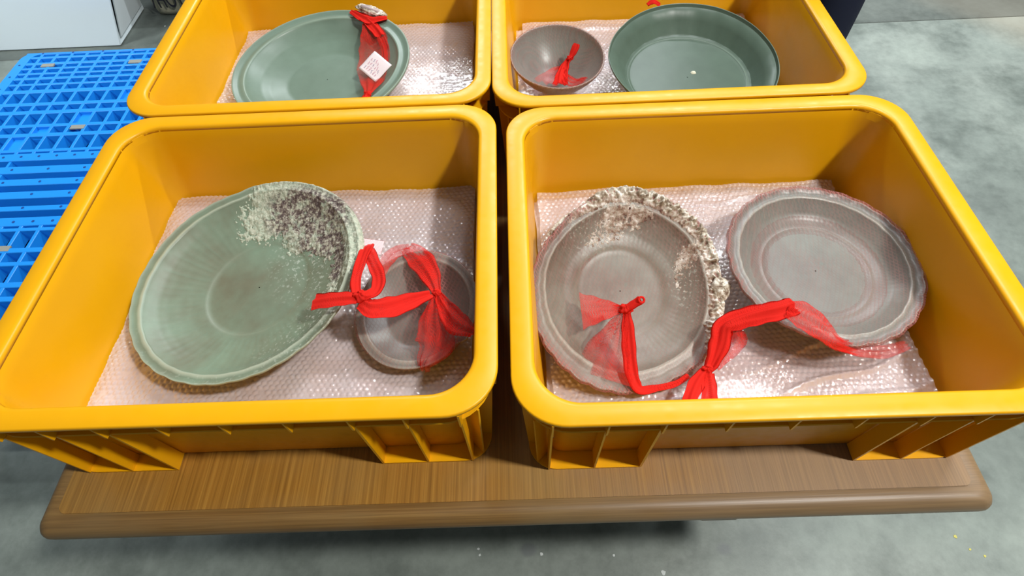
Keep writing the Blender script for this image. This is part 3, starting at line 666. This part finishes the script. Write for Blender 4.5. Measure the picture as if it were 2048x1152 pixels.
B_(N4, 'net_fan', [((0.4250, 0.4120, 0.1100), .012, 1.4), ((0.4100, 0.4000, 0.1050), .03, .8), ((0.3860, 0.3550, 0.1180), .035, .5)], mat='net_thin', seed=4, folds=3)
B_(N4, 'net_fan', [((0.4240, 0.3950, 0.1060), .012, 1.3), ((0.4370, 0.3620, 0.1120), .022, .9), ((0.4580, 0.3490, 0.1250), .016, .7)], mat='net_thin', seed=5, folds=3)
# net 5: band over plate C, tied round a shell-crusted lump on the rim
N5 = net_root('red_net_band', 'red net band across the plain green plate, holding a crusty shard')
B_(N5, 'gathered_tail', [((-0.0020, 0.6160, 0.1280), .010, 2), ((0.0210, 0.5900, 0.1310), .016, 2), ((0.0420, 0.5730, 0.1310), .018, 1.9), ((0.0600, 0.5750, 0.1310), .013, 1.9), ((0.0760, 0.5790, 0.1300), .008, 1.9)], seed=1, folds=1.2)
B_(N5, 'gathered_tail', [((0.0280, 0.5850, 0.1310), .014, 1.9), ((0.0520, 0.5510, 0.1270), .017, 1.8), ((0.0650, 0.5310, 0.1200), .015, 1.7)], seed=2, folds=1.4)
B_(N5, 'net_fan', [((0.0360, 0.5730, 0.1260), .016, 1.8), ((0.0520, 0.5320, 0.1170), .040, 1.2), ((0.0570, 0.4990, 0.1040), .048, .95), ((0.0580, 0.4420, 0.0970), .046, .95), ((0.0590, 0.3860, 0.1030), .020, 1.6), ((0.0600, 0.3530, 0.1120), .009, 2.4)], mat='net_thin', seed=3, folds=2.5, amp=.002)
B_(N5, 'gathered_tail', [((0.0670, 0.5270, 0.1190), .012, 1.5), ((0.0760, 0.5030, 0.1060), .012, 1.0), ((0.0800, 0.4610, 0.1020), .009, .8)], seed=5, folds=1.4, mat='net_thin')
K_(N5, (0.0610, 0.3510, 0.1130), .0065, seed=3)
B_(N5, 'gathered_tail', [((0.0610, 0.3490, 0.1130), .010, 2), ((0.0560, 0.3380, 0.1120), .012, 2), ((0.0450, 0.3300, 0.1080), .010, 2)], seed=7, folds=1)
# shard with shells on the rim of plate C
def lump(c, rx, ry, rz, rot, seed, label, name, cat):
    v = []; nu, nv = 72, 36; D = []
    for i in range(nu):
        for j in range(nv):
            a = 2*PI*i/nu; b = PI*(j+.001)/(nv-1+.002); x, y, z = math.sin(b)*math.cos(a), math.sin(b)*math.sin(a), math.cos(b)
            n = 1+.22*noise.noise((x*2.2+seed, y*2.2, z*2.2))+.13*noise.noise((x*7+seed, y*7, z*7))
            v.append((rx*n*x, ry*n*y, rz*n*max(z, -.5))); D.append(.0)
    o = obj(name, mesh(name, v, grid_faces(nu, nv, cu=True), M['cream'], True, {'dark': D}), None, c, rot); tag(o, label, cat); return o
SH = lump((0.0410, 0.6020, 0.1340), .034, .0105, .008, (.1, .12, -.42), 3, 'whitish crusty shard on the back rim of the plain green plate', 'crusted_shard', 'shard')
obj('shard_face', mesh('shard_face', *loft([rrect(.021, .0045, .004, .0, 4), rrect(.020, .0035, .003, .0078, 4)], True, True), m_plain('mauve_clay', (.42, .33, .32), .8)), SH, (0, -.0015, .0005))
# little red scrap behind dish D
N6 = empty('red_net_scrap', (0.6280, 0.6230, 0.1100)); tag(N6, 'small scrap of red net behind the deep green dish', 'net')
band('gathered_tail', [((-.012, 0, 0), .008, 2), ((0, .003, .004), .012, 2), ((.014, 0, -.002), .008, 2)], parent=N6, seed=3)

# paper tag lying on the net over plate C
c = (0.0640, 0.4390, 0.1100)
tg = empty('paper_tag', (c[0], c[1], c[2]+.002)); tg.rotation_euler = (Matrix.Rotation(.42, 3, 'X') @ Matrix.Rotation(.82, 3, 'Z')).to_euler(); tag(tg, 'square white handwritten paper tag on the plain green plate', 'tag')
v = []; n = 12
for i in range(n):
    for j in range(n):
        x, y = -.0230+.046*i/(n-1), -.0230+.046*j/(n-1); v.append((x, y, .0012*math.sin(x*90)+.0008*math.sin(y*120)))
o = obj('paper', mesh('tag_paper', v, grid_faces(n, n), M['paper']), tg); s = o.modifiers.new('solid', 'SOLIDIFY'); s.thickness = .0004
rng = random.Random(9); lines = []
def stroke(x0, y0, L, hgt, sd, wd=.0009):
    r = random.Random(sd); pts = []; x = x0
    while x < x0+L:
        pts.append((x, y0+hgt*(r.random()-.3))); x += .0007+.0009*r.random()
    v = []; 
    for i, (x, y) in enumerate(pts):
        z = .0012*math.sin(x*90)+.0008*math.sin(y*120)+.0005; v += [(x, y-wd/2, z), (x, y+wd/2, z)]
    return mesh('handwriting', v, [(2*i, 2*i+2, 2*i+3, 2*i+1) for i in range(len(pts)-1)], None, False)
for i in range(6):
    x = -.016
    for k in range(3):
        L = .005+.006*rng.random()
        if x+L > .016 or (i > 3 and k > 1): break
        m = stroke(x, .0135-.0052*i, L, .0030, i*10+k); m.materials.append(M['pinkink'] if (i+k) % 3 else M['ink']); obj('handwriting', m, tg); x += L+.0025

# ------------------------------------------------------------------ blue pallet
def make_pallet():
    x0, x1 = -1.555, -.46; yb = 1.516; z1 = -.46; x = empty('blue_pallet', ((x0+x1)/2, .765, FZ)); cx = (x0+x1)/2
    tag(x, 'blue plastic pallet with a grid deck on the floor left of the table', 'pallet')
    ops = [(1.489, 1.503, 0), (1.450, 1.477, 0), (1.416, 1.435, 0), (1.383, 1.405, 0), (1.354, 1.372, 0), (1.315, 1.340, 0), (1.276, 1.304, 0), (1.199, 1.256, 0), (1.153, 1.182, 0), (1.077, 1.134, 0), (1.029, 1.062, 0), (.947, 1.011, 0), (.926, .934, 0)]
    slots = [(.864, .891), (.805, .831), (.749, .776)]
    allo = [(a-.765, b-.765) for a, b, _ in ops]; allo = allo + [(-b, -a) for a, b in allo]
    sl = [(a-.765, b-.765) for a, b in slots] + [(-.047, -.079+.0)] 
    sl = [(.099, .126), (.040, .066), (-.016, .011), (-.079, -.047), (-.126, -.099)]
    allo = allo + sl; allo.sort()
    H = .14; X0, X1 = x0-cx, x1-cx; top = H; yl = .751
    edges = [-yl] + [e for o in allo for e in o] + [yl]
    for i in range(0, len(edges), 2):
        a, b = edges[i], edges[i+1]
        if b-a < .001: continue
        o = obj('deck_bar', mesh('deck_bar', *boxes([(X0+.012, X1-.012, a, b, top-.042, top)]), M['blue'], False), x); bevel(o, .0015, 1)
    cols = [X0+.018+.0585*k for k in range(1, 19)]
    for k, c in enumerate(cols):
        for (a, b) in ((.16, .738), (-.738, -.16)):
            o = obj('deck_rib', mesh('deck_rib', *boxes([(c-.0055, c+.0055, a, b, top-.040, top-.0005)]), M['blue'], False), x); bevel(o, .0012, 1)
    for c in (cols[3], cols[8], cols[9], cols[14]):
        obj('deck_rib', mesh('deck_rib', *boxes([(c-.004, c+.004, -.15, .15, top-.04, top-.003)]), M['blue'], False), x)
    fr = [rrect((X1-X0)/2, yl+.0, .045, top-.05), rrect((X1-X0)/2, yl, .045, top-.002), rrect((X1-X0)/2-.002, yl-.002, .043, top+.0004), rrect((X1-X0)/2-.042, yl-.012, .03, top+.0004), rrect((X1-X0)/2-.042, yl-.012, .03, top-.05)]
    obj('deck_frame', mesh('deck_frame', *loft(fr), M['blue'], False), x)
    for sx in (-1, 0, 1):
        for sy in (-1, 0, 1):
            w_, h_ = (.07, .075); bx, by = sx*((X1-X0)/2-.085), sy*(yl-.09)
            bevel(obj('block', mesh('block', *boxes([(bx-w_, bx+w_, by-h_, by+h_, .012, top-.04)]), M['blue'], False), x), .004)
        bevel(obj('runner', mesh('runner', *boxes([(sx*((X1-X0)/2-.085)-.07, sx*((X1-X0)/2-.085)+.07, -yl+.005, yl-.005, 0, .013)]), M['blue'], False), x), .003)
    obj('under_deck_shade', mesh('under_deck_shade', *boxes([(X0+.03, X1-.03, .17, .70, .055, .060), (X0+.03, X1-.03, -.70, -.17, .055, .060), (X0+.03, X1-.03, -.15, .15, .055, .060)]), M['blue_shaded'], False), x)  # shade beneath the deck put into a darker blue
    # solid filled cells and grey grip pads
    for (c, a, b) in ((3, .249, .316), (5, .316, .372), (2, .186, .243), (7, .434, .491), (11, .316, .372)):
        obj('filled_cell', mesh('filled_cell', *boxes([(cols[c]+.004, cols[c+1]-.004, a-.004, b+.004, top-.036, top-.012)]), M['blue'], False), x)
    for (u, v_) in ((95, 130), (270, 122), (155, 253), (0, 497)):
        g = {(95, 130): (-1.4240, 1.4290, -0.4590), (270, 122): (-1.0910, 1.4300, -0.4590), (155, 253): (-1.1500, 1.0530, -0.4590), (0, 497): (-1.1420, 0.5170, -0.4590)}[(u, v_)]
        bevel(obj('grip_pad', mesh('grip_pad', *boxes([(-.024, .024, -.010, .010, -.004, .0012)]), M['grey'], False), x, (g[0]-cx, g[1]-.765, top)), .001)
    hole = mesh('drain_hole_shade', [(.0045*math.cos(a*PI/5), .0045*math.sin(a*PI/5), 0) for a in range(10)], [tuple(range(10))], M['blue_shaded'], False)  # flat disc, the shade inside the hole painted as dark blue
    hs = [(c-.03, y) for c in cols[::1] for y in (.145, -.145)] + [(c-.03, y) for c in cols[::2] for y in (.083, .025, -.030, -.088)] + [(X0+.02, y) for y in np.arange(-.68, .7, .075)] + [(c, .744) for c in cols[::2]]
    for (a, b) in hs: obj('drain_hole_shade', hole, x, (a, b, top+.0009))
make_pallet()

# ------------------------------------------------------------------ white tub, sack
def prismz(name, b, t, z0, z1, mat, parent=None, loc=(0, 0, 0)):
    v = [(x, y, z0) for x, y in b] + [(x, y, z1) for x, y in t]; n = len(b)
    f = [tuple(range(n))[::-1], tuple(range(n, 2*n))] + [(i, (i+1) % n, n+(i+1) % n, n+i) for i in range(n)]
    return obj(name, mesh(name, v, f, mat, False), parent, loc)
wb = empty('white_container', (-1.75, 1.93, FZ)); tag(wb, 'large pale white container standing behind the blue pallet', 'container')
b_ = [(-.70, -.15), (.39, -.15), (.385, .155), (-.70, .155)]; t_ = [(-.75, -.16), (.56, -.15), (.40, .165), (-.75, .165)]
bevel(prismz('body', b_, t_, .002, .46, M['white'], wb), .004)
v = [(.3905, -.146, .004), (.3865, .150, .004), (.4005, .158, .45), (.556, -.146, .45)]
pn = obj('side_panel', mesh('side_panel', [(.397+0, -.128, .03), (.3895, .138, .03), (.4015, .140, .42), (.545, -.128, .42)], [(0, 1, 2, 3)], M['white_in'], False), wb, (.004, 0, 0)); s = pn.modifiers.new('s', 'SOLIDIFY'); s.thickness = .004
sk = empty('cloth_sack', (-1.12, 2.15, FZ)); tag(sk, 'khaki cloth sack with black marker letters behind the back left crate', 'sack')
v = []; nu, nv = 48, 20
for i in range(nu):
    for j in range(nv):
        a = 2*PI*i/nu; t = j/(nv-1); ca, sa = math.cos(a), math.sin(a); e = .32
        k = 1+.05*math.sin(t*PI)*1.5 - .25*max(0, t-.85)/.15; 
        x = .172*k*math.copysign(abs(ca)**e, ca); y = .13*k*math.copysign(abs(sa)**e, sa)
        v.append((x+.006*noise.noise((x*9, y*9, t*5)), y+.012*noise.noise((x*12, t*6, 3)), .004+.34*t))
v += [(0, 0, .004), (0, 0, .34)]; f = grid_faces(nu, nv, cu=True)
f += [(i*nv, nu*nv, ((i+1) % nu)*nv) for i in range(nu)][::1] + [(i*nv+nv-1, ((i+1) % nu)*nv+nv-1, nu*nv+1) for i in range(nu)]
obj('body', mesh('sack_body', v, f, M['sack']), sk)
td = bpy.data.curves.new('marker_lettering', 'FONT'); td.body = '7HOY'; td.size = .105; td.extrude = .0015; td.align_x = 'CENTER'
td.materials.append(M['black']); to = bpy.data.objects.new('marker_lettering_curve', td); col.objects.link(to); bpy.context.view_layer.update(); lm_ = bpy.data.meshes.new_from_object(to); bpy.data.objects.remove(to); to = obj('marker_lettering', lm_, sk); to.scale = (.55, 1, 1); to.location = (-.075, -.148, .045); to.rotation_euler = (PI/2, 0, 0)

# ------------------------------------------------------------------ person behind the back right crate
def skin(name, pts, edges, mat, parent, root=0, sub=2):
    m = bpy.data.meshes.new(name); m.from_pydata([p[0] for p in pts], edges, []); m.update(); m.materials.append(mat)
    o = obj(name, m, parent); o.modifiers.new('skin', 'SKIN'); 
    if not m.skin_vertices: pass
    for i, p in enumerate(pts):
        r = p[1] if isinstance(p[1], tuple) else (p[1], p[1]); m.skin_vertices[0].data[i].radius = r; m.skin_vertices[0].data[i].use_root = (i == root)
    s = o.modifiers.new('sub', 'SUBSURF'); s.levels = sub; s.render_levels = sub; o.modifiers['skin'].use_smooth_shade = True
    return o
ps = empty('person', (1.13, 1.02, FZ), (0, 0, 0)); tag(ps, 'person in dark navy trousers standing behind the back right crate', 'person')
pt = [((0, 0, .90), (.155, .11)), ((0, 0, 1.02), (.14, .095)), ((0, .01, 1.20), (.15, .10)), ((0, .01, 1.34), (.15, .09)), ((0, 0, 1.43), (.06, .055)), ((0, -.01, 1.50), (.055, .055))]
ed = [(i, i+1) for i in range(5)]
hd = skin('body', [((0, .01, 1.40), .06), ((0, -.005, 1.475), (.052, .055)), ((0, -.02, 1.54), (.066, .078)), ((0, -.02, 1.60), (.075, .090)), ((0, -.01, 1.65), (.055, .07))]
     + [((.19, 0, 1.35), .03), ((.235, .0, 1.10), .036), ((.25, -.04, .88), .024), ((.25, -.06, .80), (.020, .034)), ((-.19, 0, 1.35), .03), ((-.235, .0, 1.10), .036), ((-.25, -.04, .88), .024), ((-.25, -.06, .80), (.020, .034))]
     + [((s*.25, -.06, .80), .01) for s in (1, -1)], [(0, 1), (1, 2), (2, 3), (3, 4), (0, 5), (5, 6), (6, 7), (7, 8), (0, 9), (9, 10), (10, 11), (11, 12)], M['skin'], ps)
skin('shirt', [((0, 0, .80), (.12, .09)), ((0, 0, 1.05), (.145, .10)), ((0, .01, 1.22), (.155, .105)), ((0, .01, 1.36), (.12, .085)), ((.17, .01, 1.36), .058), ((.225, .0, 1.20), .052), ((.232, 0, 1.08), .050), ((-.17, .01, 1.36), .058), ((-.225, .0, 1.20), .052), ((-.232, 0, 1.08), .050), ((0, .005, 1.42), (.062, .058))],
     [(0, 1), (1, 2), (2, 3), (3, 4), (4, 5), (5, 6), (3, 7), (7, 8), (8, 9), (3, 10)], M['shirt'], ps)
skin('trousers', [((0, 0, 1.0), (.11, .085)), ((0, .0, .86), (.13, .10)), ((.095, 0, .74), (.092, .095)), ((.105, -.01, .46), (.074, .078)), ((.11, .0, .22), (.066, .068)), ((.11, 0, .07), (.062, .064)), ((-.095, 0, .74), (.092, .095)), ((-.105, -.01, .46), (.074, .078)), ((-.11, .0, .22), (.066, .068)), ((-.11, 0, .07), (.062, .064))],
     [(0, 1), (1, 2), (2, 3), (3, 4), (4, 5), (1, 6), (6, 7), (7, 8), (8, 9)], M['denim'], ps)
for s in (1, -1):
    skin('shoe', [((s*.11, .05, .045), (.036, .042)), ((s*.112, -.04, .042), (.040, .040)), ((s*.12, -.13, .034), (.042, .030)), ((s*.122, -.18, .026), (.030, .022))], [(0, 1), (1, 2), (2, 3)], M['shoe'], ps)
    for k in range(4):
        x = s*.25; y = -.075+.016*k - .01; L = (.052, .062, .058, .045)[k]
        skin('finger', [((x, y+.012, .775), .009), ((x-s*.002, y+.010, .775-.045), .0085), ((x-s*.010, y+.008, .775-.045-L*.5), .0078), ((x-s*.020, y+.008, .775-.045-L*.9), .006)], [(0, 1), (1, 2), (2, 3)], M['skin'], ps, sub=1)
    skin('thumb', [((s*.245, -.085, .80), .011), ((s*.235, -.108, .765), .0095), ((s*.228, -.112, .735), .008)], [(0, 1), (1, 2)], M['skin'], ps, sub=1)
    for (nm, c, r, mt) in (('eye', (s*.030, -.094, 1.585), .009, 'paper'), ('ear', (s*.078, -.015, 1.58), .018, 'skin')):
        mm = bpy.data.meshes.new(nm); bm = bmesh.new(); bmesh.ops.create_uvsphere(bm, u_segments=14, v_segments=10, radius=r); bmesh.ops.scale(bm, vec=(.5 if nm == 'ear' else 1, .8, 1.3 if nm == 'ear' else .7), verts=bm.verts); bm.to_mesh(mm); bm.free(); mm.materials.append(M[mt]); mm.shade_smooth(); obj(nm, mm, ps, c)
mm = bpy.data.meshes.new('nose'); bm = bmesh.new(); bmesh.ops.create_cone(bm, cap_ends=True, segments=10, radius1=.017, radius2=.007, depth=.045); bm.to_mesh(mm); bm.free(); mm.materials.append(M['skin']); mm.shade_smooth(); obj('nose', mm, ps, (0, -.108, 1.565), (-.25, 0, 0))
obj('mouth', mesh('mouth', *boxes([(-.022, .022, -.002, .004, -.003, .003)]), m_plain('lips', (.35, .12, .10), .5), False), ps, (0, -.098, 1.525))
mm = bpy.data.meshes.new('hair'); bm = bmesh.new(); bmesh.ops.create_uvsphere(bm, u_segments=28, v_segments=18, radius=1)
for q in bm.verts:
    if q.co.y < -.25 and q.co.z < .45: q.co *= .8
    q.co = Vector((q.co.x*.088, q.co.y*.102, q.co.z*.095))
bm.to_mesh(mm); bm.free(); mm.materials.append(M['hair']); mm.shade_smooth(); obj('hair', mm, ps, (0, .006, 1.625))

# ------------------------------------------------------------------ paint flecks on the concrete
white_fleck = m_plain('white_paint', (.62, .66, .64), .7); yellow_fleck = m_plain('yellow_paint', (.55, .50, .12), .7)
for (c, r, mt) in (((0.2150, -0.2850, -0.5990), .0050, 0), ((0.2180, -0.2970, -0.5990), .0042, 0), ((0.5080, -0.3060, -0.5990), .0045, 0), ((0.3520, -0.2990, -0.5990), .0060, 0), ((0.6080, -0.3430, -0.5990), .0080, 0), ((1.2450, -0.2890, -0.5990), .0060, 1), ((1.2640, -0.3150, -0.5990), .0045, 1), ((1.2880, -0.3290, -0.5990), .0045, 1), ((-1.2170, 1.9270, -0.5990), .006, 0)):
    rr = random.Random(int(c[0]*1e4)); n = 11
    obj('paint_fleck', mesh('paint_fleck', [(r*(.7+.6*rr.random())*math.cos(2*PI*k/n), r*(.7+.6*rr.random())*math.sin(2*PI*k/n), 0) for k in range(n)], [tuple(range(n))], yellow_fleck if mt else white_fleck, False), fl, (c[0], c[1], FZ+.0008)).scale = (.6, .6, 1)
